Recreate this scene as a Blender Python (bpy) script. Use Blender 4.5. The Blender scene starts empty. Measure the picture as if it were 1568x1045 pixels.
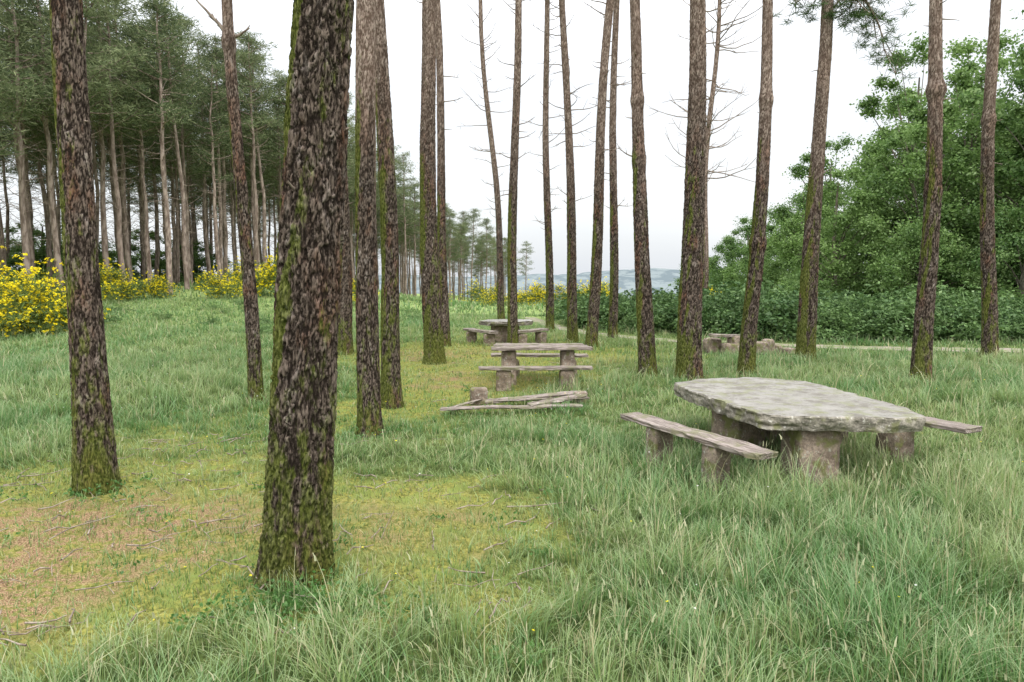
import bpy, math, random
import numpy as np
R = np.random.default_rng(7)
random.seed(7)
scene = bpy.context.scene
PI = math.pi

# ------------------------------------------------------------------ noise helpers
def hsh(a, b, s=0.0):
    v = np.sin(a * 127.1 + b * 311.7 + s * 74.7 + 0.5) * 43758.5453
    return v - np.floor(v)
def vn(x, y, s=0.0):
    x = np.asarray(x, float); y = np.asarray(y, float)
    ix = np.floor(x); iy = np.floor(y); fx = x - ix; fy = y - iy
    fx = fx * fx * (3 - 2 * fx); fy = fy * fy * (3 - 2 * fy)
    a = hsh(ix, iy, s); b = hsh(ix + 1, iy, s); c = hsh(ix, iy + 1, s); d = hsh(ix + 1, iy + 1, s)
    return (a * (1 - fx) + b * fx) * (1 - fy) + (c * (1 - fx) + d * fx) * fy
def fbm(x, y, s=0.0, o=4):
    t = 0; a = 0.5; n = 0
    x = np.asarray(x, float); y = np.asarray(y, float)
    for i in range(o):
        t = t + a * vn(x * 2 ** i, y * 2 ** i, s + i * 3.1); n += a; a *= 0.5
    return t / n
def S(x, a, b):
    t = np.clip((np.asarray(x, float) - a) / (b - a), 0, 1)
    return t * t * (3 - 2 * t)
def worley(u, v, nU, s):
    iu = np.floor(u); iv = np.floor(v)
    F1 = np.full(u.shape, 9.0); F2 = np.full(u.shape, 9.0); ID = np.zeros(u.shape)
    for du in (-1, 0, 1):
        for dv in (-1, 0, 1):
            cu = iu + du; cv = iv + dv; cm = np.mod(cu, nU)
            jx = hsh(cm, cv, s); jy = hsh(cm, cv, s + 5.3); idv = hsh(cm, cv, s + 9.7)
            d = np.sqrt((cu + jx - u) ** 2 + (cv + jy - v) ** 2)
            m = d < F1
            F2 = np.where(m, F1, np.minimum(F2, d))
            ID = np.where(m, idv, ID); F1 = np.where(m, d, F1)
    return F2 - F1, ID

# ------------------------------------------------------------------ terrain
def T(x, y):
    x = np.asarray(x, float); y = np.asarray(y, float)
    r = np.hypot(x, y)
    z = 0.07 * (fbm(x * .45, y * .45, 1) - .5)
    z = z + 0.5 * (fbm(x * .06, y * .06, 2) - .5) * S(r, 14, 40)
    z = z + 1.3 * S(y, 20, 42) * S(-x, 5, 15)
    z = z - 2.5 * S(y, 45, 105)
    z = z - 90 * S(r, 120, 800)
    z = z + 70 * S(r, 900, 1700) * fbm(x / 240 + 7, y / 400, 6, 4) * (1 - S(r, 1900, 2600))
    z = z + S(r, 2300, 4200) * (60 + 84 * fbm(x / 330 + 3.4, y / 900, 4, 4) + 40 * np.exp(-((x - 960) / 330) ** 2))
    return z
def T1(x, y): return float(T(np.array([x]), np.array([y]))[0])

PATH = [(45, 16.4), (30, 16.9), (20, 17.2), (14, 17.4), (9.5, 18.2), (6.5, 19.6), (4.2, 21.3), (2.6, 23.6), (1.5, 27), (0.8, 32)]
def path_d(x, y):
    d = np.full(np.shape(x), 99.0)
    for (ax, ay), (bx, by) in zip(PATH[:-1], PATH[1:]):
        vx, vy = bx - ax, by - ay
        t = np.clip(((x - ax) * vx + (y - ay) * vy) / (vx * vx + vy * vy), 0, 1)
        d = np.minimum(d, np.hypot(x - ax - t * vx, y - ay - t * vy))
    return d
BL = [(-4.2, 5.0, 1.7, .9, 1.05), (-3.2, 4.3, 1.3, .8, .9), (-.3, 4.8, .65, .8, .8), (-.9, 5.6, .9, .5, .5), (-3.6, 8.3, 1.3, 1.4, .6),
      (-1.0, 12.4, .9, 2.4, .8), (-2.2, 16.5, 2.2, 2.2, 1.05), (.5, 12.2, 1.8, 1.0, .6), (1.8, 16.5, 3.0, 2.0, .6), (-2.6, 3.5, 1.1, .4, .45),
      (0, 21, 3, 2.5, .55), (-7, 6.5, 1.5, 1.5, .5), (-2.0, 9.8, .9, .9, .5), (-3.0, 6.3, 1.0, .6, .5)]
def MOSS(x, y):
    m = 0
    wx = x + 1.1 * (fbm(x * .8, y * .8, 13) - .5); wy = y + 1.1 * (fbm(x * .8, y * .8, 15) - .5)
    for cx, cy, sx, sy, a in BL:
        m = m + a * np.exp(-.5 * (((wx - cx) / sx) ** 2 + ((wy - cy) / sy) ** 2))
    m = np.clip(m, 0, 1.0) + .75 * (fbm(x * 1.3, y * 1.3, 11) - .5) + .9 * (fbm(x * 4.5, y * 4.5, 12) - .5)
    return np.clip(S(m, .2, 1.0), 0, 1)
def LITTER(x, y):
    m = 0
    for cx, cy, sx, sy, a in [(-3.7, 4.9, 1.5, .6, .98), (-4.0, 4.2, 1.0, .5, .9), (-2.4, 5.4, .8, .4, .68), (-.2, 4.9, .5, .4, .6), (-1.9, 17, 1.3, 1.3, 1.1), (.6, 12, 1.4, .7, .8), (-1.2, 13, .6, 1.4, .7), (2.2, 15.8, 1.2, .8, .6), (-2.6, 3.5, .6, .3, .5)]:
        m = m + a * np.exp(-.5 * (((x - cx) / sx) ** 2 + ((y - cy) / sy) ** 2))
    return S(m + 1.6 * (fbm(x * 2.2, y * 2.2, 21) - .5), .4, 1.1)

# ------------------------------------------------------------------ mesh accumulator
class Acc:
    def __init__(s, attrs=()):
        s.V = []; s.F = []; s.M = []; s.n = 0; s.names = list(attrs); s.A = {a: [] for a in attrs}; s.sm = []
    def add(s, V, F, mat=0, smooth=False, **at):
        V = np.asarray(V, float).reshape(-1, 3); F = np.asarray(F, int).reshape(-1, 4)
        s.V.append(V); s.F.append(F + s.n); s.M.append(np.full(len(F), mat)); s.sm.append(np.full(len(F), smooth))
        for a in s.names:
            v = at.get(a, 0.0)
            s.A[a].append(np.broadcast_to(np.asarray(v, float), (len(V),)).copy())
        s.n += len(V)
    def mesh(s, name, mats):
        V = np.concatenate(s.V); F = np.concatenate(s.F); M = np.concatenate(s.M); sm = np.concatenate(s.sm)
        me = bpy.data.meshes.new(name)
        me.vertices.add(len(V)); me.vertices.foreach_set('co', V.astype(np.float32).ravel())
        me.loops.add(len(F) * 4); me.loops.foreach_set('vertex_index', F.astype(np.int32).ravel())
        me.polygons.add(len(F)); me.polygons.foreach_set('loop_start', (np.arange(len(F)) * 4).astype(np.int32))
        me.update(calc_edges=True)
        me.polygons.foreach_set('material_index', M.astype(np.int32))
        me.polygons.foreach_set('use_smooth', sm.astype(bool))
        for a in s.names:
            at = me.attributes.new(a, 'FLOAT', 'POINT')
            at.data.foreach_set('value', np.concatenate(s.A[a]).astype(np.float32))
        for m in mats: me.materials.append(m)
        me.update()
        return me
def obj(name, me, loc=(0, 0, 0), rot=(0, 0, 0), sc=(1, 1, 1), coll=None, parent=None):
    o = bpy.data.objects.new(name, me)
    o.location = loc; o.rotation_euler = rot; o.scale = sc
    (coll or scene.collection).objects.link(o)
    if parent: o.parent = parent
    return o
def empty(name, loc=(0, 0, 0)):
    o = bpy.data.objects.new(name, None); o.location = loc; scene.collection.objects.link(o); return o
def tube(P, r, sides=6):
    P = np.asarray(P, float); r = np.asarray(r, float) * np.ones(len(P)); n = len(P)
    t = np.gradient(P, axis=0); t /= np.linalg.norm(t, axis=1)[:, None] + 1e-9
    ref = np.array([0.31, 0.17, 1.0]) if abs(t[:, 2]).mean() < .8 else np.array([1.0, 0.1, 0])
    a = np.cross(t, ref); a /= np.linalg.norm(a, axis=1)[:, None] + 1e-9
    b = np.cross(t, a)
    th = np.arange(sides) / sides * 2 * PI
    V = P[:, None, :] + r[:, None, None] * (np.cos(th)[None, :, None] * a[:, None, :] + np.sin(th)[None, :, None] * b[:, None, :])
    i = np.arange(n - 1)[:, None] * sides; j = np.arange(sides)[None, :]; k = (j + 1) % sides
    F = np.stack([i + j, i + k, i + sides + k, i + sides + j], -1).reshape(-1, 4)
    return V.reshape(-1, 3), F
def unit(v): return v / (np.linalg.norm(v, axis=-1, keepdims=True) + 1e-9)
def needles(acc, C, n, spread, length, width, mat, up=.25):
    C = np.repeat(np.asarray(C, float).reshape(-1, 3), n, 0); N = len(C)
    off = R.normal(size=(N, 3)) * spread * np.array([1, 1, .45])
    p = C + off
    d = unit(R.normal(size=(N, 3)) * np.array([1, 1, .7]) + off / (spread + 1e-6) * .6 + np.array([0, 0, up]))
    w = unit(np.cross(d, R.normal(size=(N, 3)))) * width * .5
    L = (length * R.uniform(.6, 1.3, N))[:, None]
    V = np.stack([p - w, p + w, p + d * L + w * .5, p + d * L - w * .5], 1).reshape(-1, 3)
    F = np.arange(N * 4).reshape(-1, 4)
    acc.add(V, F, mat, lr=np.repeat(R.random(N), 4), h=np.tile([0, 0, 1, 1], N))
def leaves(acc, C, rad, n, size, mat, shell=.55, flat=.8):
    C = np.asarray(C, float).reshape(-1, 3); rad = np.asarray(rad) * np.ones(len(C))
    cr = np.repeat(R.random(len(C)), n)
    rr = np.repeat(rad, n); C = np.repeat(C, n, 0); N = len(C)
    u = unit(R.normal(size=(N, 3)) + np.array([0, 0, .25]))
    q = (shell + (1 - shell) * R.random(N)) * rr * (1 + .25 * R.normal(size=N))
    p = C + u * q[:, None] * np.array([1, 1, flat])
    nn = unit(R.normal(size=(N, 3)) * .8 + u * .6 + np.array([0, 0, .6]))
    a = unit(np.cross(nn, R.normal(size=(N, 3)))); b = np.cross(nn, a)
    s = (size * R.uniform(.6, 1.35, N))[:, None]
    V = np.stack([p - a * s * .6, p + b * s * .36, p + a * s * .6, p - b * s * .36], 1).reshape(-1, 3)
    acc.add(V, np.arange(N * 4).reshape(-1, 4), mat, lr=np.repeat(.6 * R.random(N) + .4 * cr, 4), h=1.0)

# ------------------------------------------------------------------ materials
def mat(name):
    m = bpy.data.materials.new(name); m.use_nodes = True
    nt = m.node_tree; nt.nodes.clear()
    return m, nt
class NB:
    def __init__(s, nt): s.nt = nt
    def n(s, t, **k):
        nd = s.nt.nodes.new(t)
        for a, b in k.items(): setattr(nd, a, b)
        return nd
    def link(s, a, b): s.nt.links.new(a, b)
    def setin(s, sock, v):
        if isinstance(v, bpy.types.NodeSocket): s.link(v, sock)
        elif isinstance(v, tuple) and len(v) == 3 and sock.type == 'RGBA': sock.default_value = (*v, 1)
        else: sock.default_value = v
    def attr(s, name, vec=False):
        a = s.n('ShaderNodeAttribute', attribute_name=name); return a.outputs['Fac']
    def pos(s): return s.n('ShaderNodeNewGeometry').outputs['Position']
    def objc(s): return s.n('ShaderNodeTexCoord').outputs['Object']
    def mapping(s, v, sc=(1, 1, 1), loc=(0, 0, 0), rot=(0, 0, 0)):
        m = s.n('ShaderNodeMapping'); s.link(v, m.inputs[0]); m.inputs['Scale'].default_value = sc
        m.inputs['Location'].default_value = loc; m.inputs['Rotation'].default_value = rot; return m.outputs[0]
    def noise(s, v, scale, detail=4, rough=.55):
        t = s.n('ShaderNodeTexNoise'); s.link(v, t.inputs['Vector'])
        t.inputs['Scale'].default_value = scale; t.inputs['Detail'].default_value = detail; t.inputs['Roughness'].default_value = rough
        return t.outputs[0]
    def ramp(s, f, a, b, lo=0.0, hi=1.0):
        m = s.n('ShaderNodeMapRange', interpolation_type='SMOOTHSTEP'); s.setin(m.inputs[0], f)
        m.inputs[1].default_value = a; m.inputs[2].default_value = b; m.inputs[3].default_value = lo; m.inputs[4].default_value = hi
        return m.outputs[0]
    def math(s, op, a, b=0.0):
        m = s.n('ShaderNodeMath', operation=op); s.setin(m.inputs[0], a); s.setin(m.inputs[1], b); return m.outputs[0]
    def mix(s, f, a, b, mode='MIX'):
        m = s.n('ShaderNodeMix', data_type='RGBA', blend_type=mode)
        s.setin(m.inputs[0], f); s.setin(m.inputs[6], a); s.setin(m.inputs[7], b); return m.outputs[2]
    def bump(s, h, strength=.5, dist=.02):
        b = s.n('ShaderNodeBump'); b.inputs['Strength'].default_value = strength; b.inputs['Distance'].default_value = dist
        s.link(h, b.inputs['Height']); return b.outputs[0]
    def out(s, col, rough=.8, spec=.3, normal=None):
        p = s.n('ShaderNodeBsdfPrincipled'); s.setin(p.inputs['Base Color'], col); s.setin(p.inputs['Roughness'], rough)
        p.inputs['Specular IOR Level'].default_value = spec
        if normal is not None: s.link(normal, p.inputs['Normal'])
        o = s.n('ShaderNodeOutputMaterial'); s.link(p.outputs[0], o.inputs[0])
    def dout(s, col, trans=0.0, rough=.5, gloss=.0, normal=None):
        d = s.n('ShaderNodeBsdfDiffuse'); s.setin(d.inputs[0], col); sh = d.outputs[0]
        if normal is not None: s.link(normal, d.inputs['Normal'])
        if trans > 0:
            t = s.n('ShaderNodeBsdfTranslucent'); s.setin(t.inputs[0], col)
            mx = s.n('ShaderNodeMixShader'); mx.inputs[0].default_value = trans
            s.link(sh, mx.inputs[1]); s.link(t.outputs[0], mx.inputs[2]); sh = mx.outputs[0]
        if gloss > 0:
            g = s.n('ShaderNodeBsdfGlossy'); g.inputs['Roughness'].default_value = rough; g.inputs[0].default_value = (1, 1, 1, 1)
            mx = s.n('ShaderNodeMixShader'); mx.inputs[0].default_value = gloss
            s.link(sh, mx.inputs[1]); s.link(g.outputs[0], mx.inputs[2]); sh = mx.outputs[0]
        o = s.n('ShaderNodeOutputMaterial'); s.link(sh, o.inputs[0])

def leaf_mat(name, dark, light, pale=None, trans=.3, gloss=.02):
    m, nt = mat(name); b = NB(nt)
    lr = b.attr('lr'); oi = b.n('ShaderNodeObjectInfo').outputs['Random']
    f = b.math('ADD', b.math('MULTIPLY', lr, .7), b.math('MULTIPLY', oi, .35))
    c = b.mix(b.ramp(f, .1, .95), dark, light)
    if pale: c = b.mix(b.ramp(lr, .8, 1.0, 0, .8), c, pale)
    b.dout(c, trans, .45, gloss)
    return m
M_need = leaf_mat('pine_needles', (.08, .11, .055), (.23, .27, .14), (.31, .33, .19), trans=.28, gloss=0)
M_need2 = leaf_mat('pine_needles_near', (.04, .075, .03), (.10, .16, .06), trans=.2, gloss=0)
M_leafA = leaf_mat('woodland_leaves', (.065, .135, .035), (.20, .31, .09), (.30, .41, .18), trans=.36)
M_bramble = leaf_mat('bramble_leaves', (.055, .115, .038), (.155, .255, .08), (.26, .36, .18), trans=.25)
M_weed = leaf_mat('weed_leaves', (.05, .13, .03), (.12, .25, .06), trans=.3)
M_gorse = leaf_mat('gorse_green', (.07, .11, .03), (.17, .22, .07), trans=.15, gloss=0)
M_gorsef = leaf_mat('gorse_flowers', (.75, .6, .02), (.9, .8, .05), trans=.3, gloss=0)
M_white = leaf_mat('daisy_petals', (.7, .7, .66), (.85, .85, .8), trans=.2, gloss=0)
M_yel = leaf_mat('buttercup_petals', (.75, .6, .02), (.85, .75, .05), trans=.2, gloss=0)

def bark_mat():
    m, nt = mat('pine_bark'); b = NB(nt)
    e = b.attr('edge'); pr = b.attr('prand'); ms = b.attr('moss'); up = b.attr('upper')
    oc = b.objc()
    fine = b.noise(b.mapping(oc, (1, 1, .3)), 60, 4, .65); mid = b.noise(b.mapping(oc, (1, 1, .35)), 15, 4, .65); big = b.noise(b.mapping(oc, (1, 1, .4)), 3.4, 4)
    plate = b.mix(b.ramp(fine, .35, .65), (.05, .038, .031), (.175, .138, .113))
    plate = b.mix(b.math('MULTIPLY', b.ramp(big, .51, .63), b.ramp(mid, .38, .60, .15, .75)), plate, (.19, .09, .056))
    lightm = b.math('MULTIPLY', b.ramp(pr, .45, .95), b.math('MULTIPLY', b.ramp(mid, .46, .62), b.ramp(big, .60, .42, .3, 1.0)))
    plate = b.mix(b.math('MULTIPLY', lightm, .75), plate, (.41, .35, .315))
    pup = b.mix(b.ramp(mid, .35, .65), (.205, .15, .124), (.45, .36, .305))
    plate = b.mix(b.math('MULTIPLY', up, .85), plate, pup)
    f = b.ramp(b.math('ADD', e, b.math('MULTIPLY', b.math('SUBTRACT', fine, .5), 1.0)), -.04, .38)
    fur = b.mix(up, (.019, .0145, .012), (.11, .075, .058))
    c = b.mix(f, fur, plate)
    mo = b.ramp(b.math('ADD', ms, b.math('MULTIPLY', b.math('SUBTRACT', mid, .5), 1.8)), .34, .70)
    mc = b.mix(b.ramp(fine, .35, .65), (.035, .048, .01), (.15, .175, .035))
    c = b.mix(b.math('MULTIPLY', mo, .8), c, mc)
    hgt = b.math('ADD', b.math('MULTIPLY', f, .35), b.math('ADD', b.math('MULTIPLY', fine, .6), b.math('MULTIPLY', mid, .5)))
    b.dout(c, normal=b.bump(hgt, .75, .022))
    return m
M_bark = bark_mat()
def simple_bark(name, c1, c2, sc=8):
    m, nt = mat(name); b = NB(nt); oc = b.mapping(b.objc(), (1, 1, .3))
    n = b.noise(oc, sc, 3, .65); oi = b.n('ShaderNodeObjectInfo').outputs['Random']
    c = b.mix(b.ramp(n, .35, .65), c1, c2)
    c = b.mix(b.math('MULTIPLY', oi, .45), c, (.15, .115, .095))
    b.dout(c); return m
M_fbark = simple_bark('forest_pine_bark', (.15, .112, .092), (.40, .325, .28))
M_dead = simple_bark('dead_branch_wood', (.16, .125, .10), (.38, .32, .27), 14)
M_dbark = simple_bark('broadleaf_bark', (.07, .065, .05), (.18, .17, .13))

def grass_mat():
    m, nt = mat('grass_blades'); b = NB(nt)
    h = b.attr('h'); lr = b.attr('lr'); tn = b.attr('tone')
    c = b.mix(b.ramp(tn, .2, .8), (.105, .24, .062), (.27, .355, .12))
    c = b.mix(b.math('MULTIPLY', b.ramp(lr, .0, .9), .35), c, (.19, .31, .14))
    c = b.mix(b.ramp(lr, .88, .97, 0, .8), c, (.55, .48, .29))
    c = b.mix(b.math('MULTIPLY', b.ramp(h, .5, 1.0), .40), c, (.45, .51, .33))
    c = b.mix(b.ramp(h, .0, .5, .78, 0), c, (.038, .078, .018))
    b.dout(c, .36, .4, .025); return m
M_grass = grass_mat()
def sgrass_mat():
    m, nt = mat('short_grass_blades'); b = NB(nt)
    h = b.attr('h'); lr = b.attr('lr'); tn = b.attr('tone')
    c = b.mix(b.ramp(tn, .25, .75), (.14, .24, .062), (.28, .315, .11))
    c = b.mix(b.ramp(lr, .74, .92, 0, .75), c, (.43, .34, .21))
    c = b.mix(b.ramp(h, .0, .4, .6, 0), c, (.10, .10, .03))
    b.dout(c, .3, .4, .02); return m
M_sgrass = sgrass_mat()

def ground_mat():
    m, nt = mat('meadow_ground'); b = NB(nt)
    ms = b.attr('moss'); lt = b.attr('litter'); far = b.attr('far'); far2 = b.attr('far2'); far3 = b.attr('far3'); p = b.pos()
    f1 = b.noise(p, 26, 4, .7); f2 = b.noise(p, 5, 3); f4 = b.noise(p, 110, 2, .7)
    soil = b.mix(b.ramp(f1, .35, .65), (.04, .055, .018), (.10, .14, .045))
    moss = b.mix(b.ramp(f1, .35, .65), (.10, .105, .03), (.28, .27, .07))
    moss = b.mix(b.ramp(f2, .42, .62), moss, (.17, .205, .055))
    lit = b.mix(b.ramp(f4, .4, .62), (.10, .06, .033), (.36, .25, .15))
    c = b.mix(ms, soil, moss)
    lf = b.math('MULTIPLY', lt, b.ramp(b.math('ADD', f1, b.math('MULTIPLY', b.math('SUBTRACT', f2, .5), .9)), .36, .58))
    c = b.mix(lf, c, lit)
    mead = b.mix(b.ramp(f2, .35, .65), (.15, .23, .075), (.28, .335, .13))
    c = b.mix(far, c, mead)
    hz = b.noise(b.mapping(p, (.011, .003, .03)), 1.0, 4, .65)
    hazed_valley = b.mix(b.ramp(hz, .44, .56), (.085, .115, .095), (.16, .20, .155))
    hazed_hills = b.mix(b.ramp(hz, .44, .56), (.125, .155, .168), (.19, .222, .228))  # blue-grey aerial haze painted into the hill colour
    c = b.mix(far2, c, b.mix(far3, hazed_valley, hazed_hills))  # painted haze blends in with distance, valley first, then hills
    b.dout(c); return m
M_ground = ground_mat()
def path_mat():
    m, nt = mat('gravel_path'); b = NB(nt); p = b.pos()
    f1 = b.noise(p, 60, 4, .7); f2 = b.noise(p, 2.5, 4)
    c = b.mix(b.ramp(f1, .35, .65), (.20, .17, .14), (.36, .31, .27))
    c = b.mix(b.ramp(f2, .42, .58, 0, .85), c, (.16, .2, .08))
    b.dout(c); return m
M_path = path_mat()
def stone_mat(name, c1, c2, lich=(.5, .5, .45), mossy=.5, sc=1.0, topwet=False):
    m, nt = mat(name); b = NB(nt); oc = b.objc()
    n1 = b.noise(oc, 5 * sc, 6, .7); n2 = b.noise(oc, 55 * sc, 4, .7); n3 = b.noise(oc, 22 * sc, 5, .7); n4 = b.noise(oc, 7 * sc, 4)
    c = b.mix(b.ramp(n1, .35, .65), c1, c2)
    c = b.mix(b.ramp(n2, .3, .6, .6, 0), c, (.06, .055, .045))
    c = b.mix(b.ramp(n3, .58, .64, 0, .75), c, lich)
    c = b.mix(b.math('MULTIPLY', b.ramp(n4, .50, .64), mossy), c, (.15, .16, .05))
    r = .85
    if topwet:
        g = b.n('ShaderNodeNewGeometry'); s3 = b.n('ShaderNodeSeparateXYZ'); b.link(g.outputs['Normal'], s3.inputs[0])
        tp = b.ramp(s3.outputs[2], .85, .99)
        tcol = b.mix(b.ramp(n1, .38, .62), (.14, .13, .11), (.285, .27, .25))
        tcol = b.mix(b.ramp(n4, .50, .62, 0, .6), tcol, (.185, .19, .09))
        c = b.mix(b.math('MULTIPLY', tp, .72), c, tcol)
        r = b.math('SUBTRACT', .8, b.math('MULTIPLY', b.math('MULTIPLY', tp, b.ramp(n1, .40, .55)), .5))
    h = b.math('ADD', b.math('MULTIPLY', n1, 1.0), b.math('MULTIPLY', n3, .6))
    b.out(c, r, .5 if topwet else .3, b.bump(h, .6 if not topwet else .3, .04)); return m
M_slab = stone_mat('weathered_stone_slab', (.16, .145, .115), (.35, .32, .26), (.56, .55, .48), .65, 1, True)
M_stone = stone_mat('pedestal_stone', (.16, .12, .09), (.38, .30, .235), (.45, .45, .39), .85)
def wood_mat():
    m, nt = mat('weathered_plank_wood'); b = NB(nt)
    g = b.attr('along'); oc = b.objc(); cx = b.n('ShaderNodeCombineXYZ')
    b.link(b.math('MULTIPLY', g, 1.2), cx.inputs[0]); b.link(b.math('MULTIPLY', b.attr('across'), 22.0), cx.inputs[1]); b.link(b.math('MULTIPLY', b.attr('vert'), 22.0), cx.inputs[2])
    n = b.noise(cx.outputs[0], 3.0, 5, .65); n2 = b.noise(oc, 6, 4)
    c = b.mix(b.ramp(n, .38, .62), (.10, .078, .062), (.34, .29, .26))
    c = b.mix(b.ramp(n2, .48, .64, 0, .7), c, (.15, .15, .07))
    b.out(c, .75, .3, b.bump(n, .8, .015)); return m
M_wood = wood_mat()

# ------------------------------------------------------------------ ground sheet
N = 470
t = np.linspace(-8.0, 8.0, N)
gx = 4.5 * np.sinh(t); gy = 7 + 4.5 * np.sinh(t)
GX, GY = np.meshgrid(gx, gy)
GZ = T(GX, GY)
acc = Acc(['moss', 'litter', 'far', 'far2', 'far3'])
i = np.arange(N - 1)[:, None] * N; j = np.arange(N - 1)[None, :]
F = np.stack([i + j, i + j + 1, i + N + j + 1, i + N + j], -1).reshape(-1, 4)
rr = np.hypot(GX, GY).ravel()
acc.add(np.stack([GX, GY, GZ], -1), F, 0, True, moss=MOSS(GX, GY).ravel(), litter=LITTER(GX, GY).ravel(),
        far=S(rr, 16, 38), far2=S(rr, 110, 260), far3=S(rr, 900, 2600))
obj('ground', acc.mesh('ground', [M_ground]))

def smooth_poly(P, n=160):
    P = np.array(P, float)
    s = np.r_[0, np.cumsum(np.linalg.norm(np.diff(P, axis=0), axis=1))]
    u = np.linspace(0, s[-1], n)
    Q = np.stack([np.interp(u, s, P[:, k]) for k in range(P.shape[1])], 1)
    for _ in range(6): Q[1:-1] = (Q[:-2] + 2 * Q[1:-1] + Q[2:]) / 4
    return Q
Q = smooth_poly(PATH, 220); tt = unit(np.gradient(Q, axis=0)); nrm = np.stack([-tt[:, 1], tt[:, 0]], 1)
wv = np.linspace(-1, 1, 13)
hw = (.7 * np.interp(np.arange(220), [0, 120, 219], [1.0, .8, .4]) * (1 + .4 * (fbm(np.arange(220) * .2, np.zeros(220)) - .5)))
PX = Q[:, None, 0] + nrm[:, None, 0] * wv[None] * hw[:, None]; PY = Q[:, None, 1] + nrm[:, None, 1] * wv[None] * hw[:, None]
acc = Acc()
i = np.arange(219)[:, None] * 13; j = np.arange(12)[None, :]
acc.add(np.stack([PX, PY, T(PX, PY) + .012], -1), np.stack([i + j, i + j + 1, i + 13 + j + 1, i + 13 + j], -1), 0, True)
obj('gravel_path', acc.mesh('gravel_path', [M_path]))

# ------------------------------------------------------------------ pine trees
def dead_branch(acc, base, az, el, L, r, m, twigs=2, curl=.035):
    n = 6; d = np.array([math.cos(az) * math.cos(el), math.sin(az) * math.cos(el), math.sin(el)])
    P = [np.array(base, float)]
    for k in range(n):
        d = unit(d + R.normal(size=3) * .13 + np.array([0, 0, R.uniform(-.03, .06) + curl])); P.append(P[-1] + d * L / n)
    P = np.array(P)
    V, F = tube(P, r * np.linspace(1, .25, len(P)), 5); acc.add(V, F, m, True)
    for _ in range(twigs):
        k = R.integers(2, n); dd = unit(d + R.normal(size=3) * .6)
        Q = np.array([P[k] + dd * L * .25 * s + np.array([0, 0, .03 * L * s * s]) for s in (0, .5, 1)])
        V, F = tube(Q, r * np.array([.45, .3, .15]), 3); acc.add(V, F, m, True)
def crown(acc, cxy, z0, z1, Rm, nl, ncl, nn, nl_len, nw, mb, mn_, flatspread=.28, tr=.05):
    C = []
    for k in range(nl):
        f = (k + R.random()) / nl; z = z0 + (z1 - z0) * f
        az = R.uniform(0, 2 * PI); prof = Rm * (1 - f) ** .6 * (.45 + .55 * min(1, f * 4 + .3)) * R.uniform(.55, 1.15) + .25
        cx, cy = cxy(z); d = np.array([math.cos(az), math.sin(az), R.uniform(-.05, .45)])
        s = np.linspace(0, 1, 5)[:, None]
        P = np.array([cx, cy, z]) + d * prof * s + np.array([0, 0, 1]) * prof * .18 * s ** 2 + np.cumsum(R.normal(size=(5, 3)) * .05, 0) * s
        V, F = tube(P, tr * (1 - .8 * s[:, 0]), 4); acc.add(V, F, mb, True)
        for q in range(ncl):
            sp = R.uniform(.35, 1.08); p = P[0] + (P[-1] - P[0]) * sp
            side = R.normal(size=3) * np.array([1, 1, .22]) * prof * .2
            C.append(p + side)
    needles(acc, np.array(C), nn, flatspread, nl_len, nw, mn_)
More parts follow.
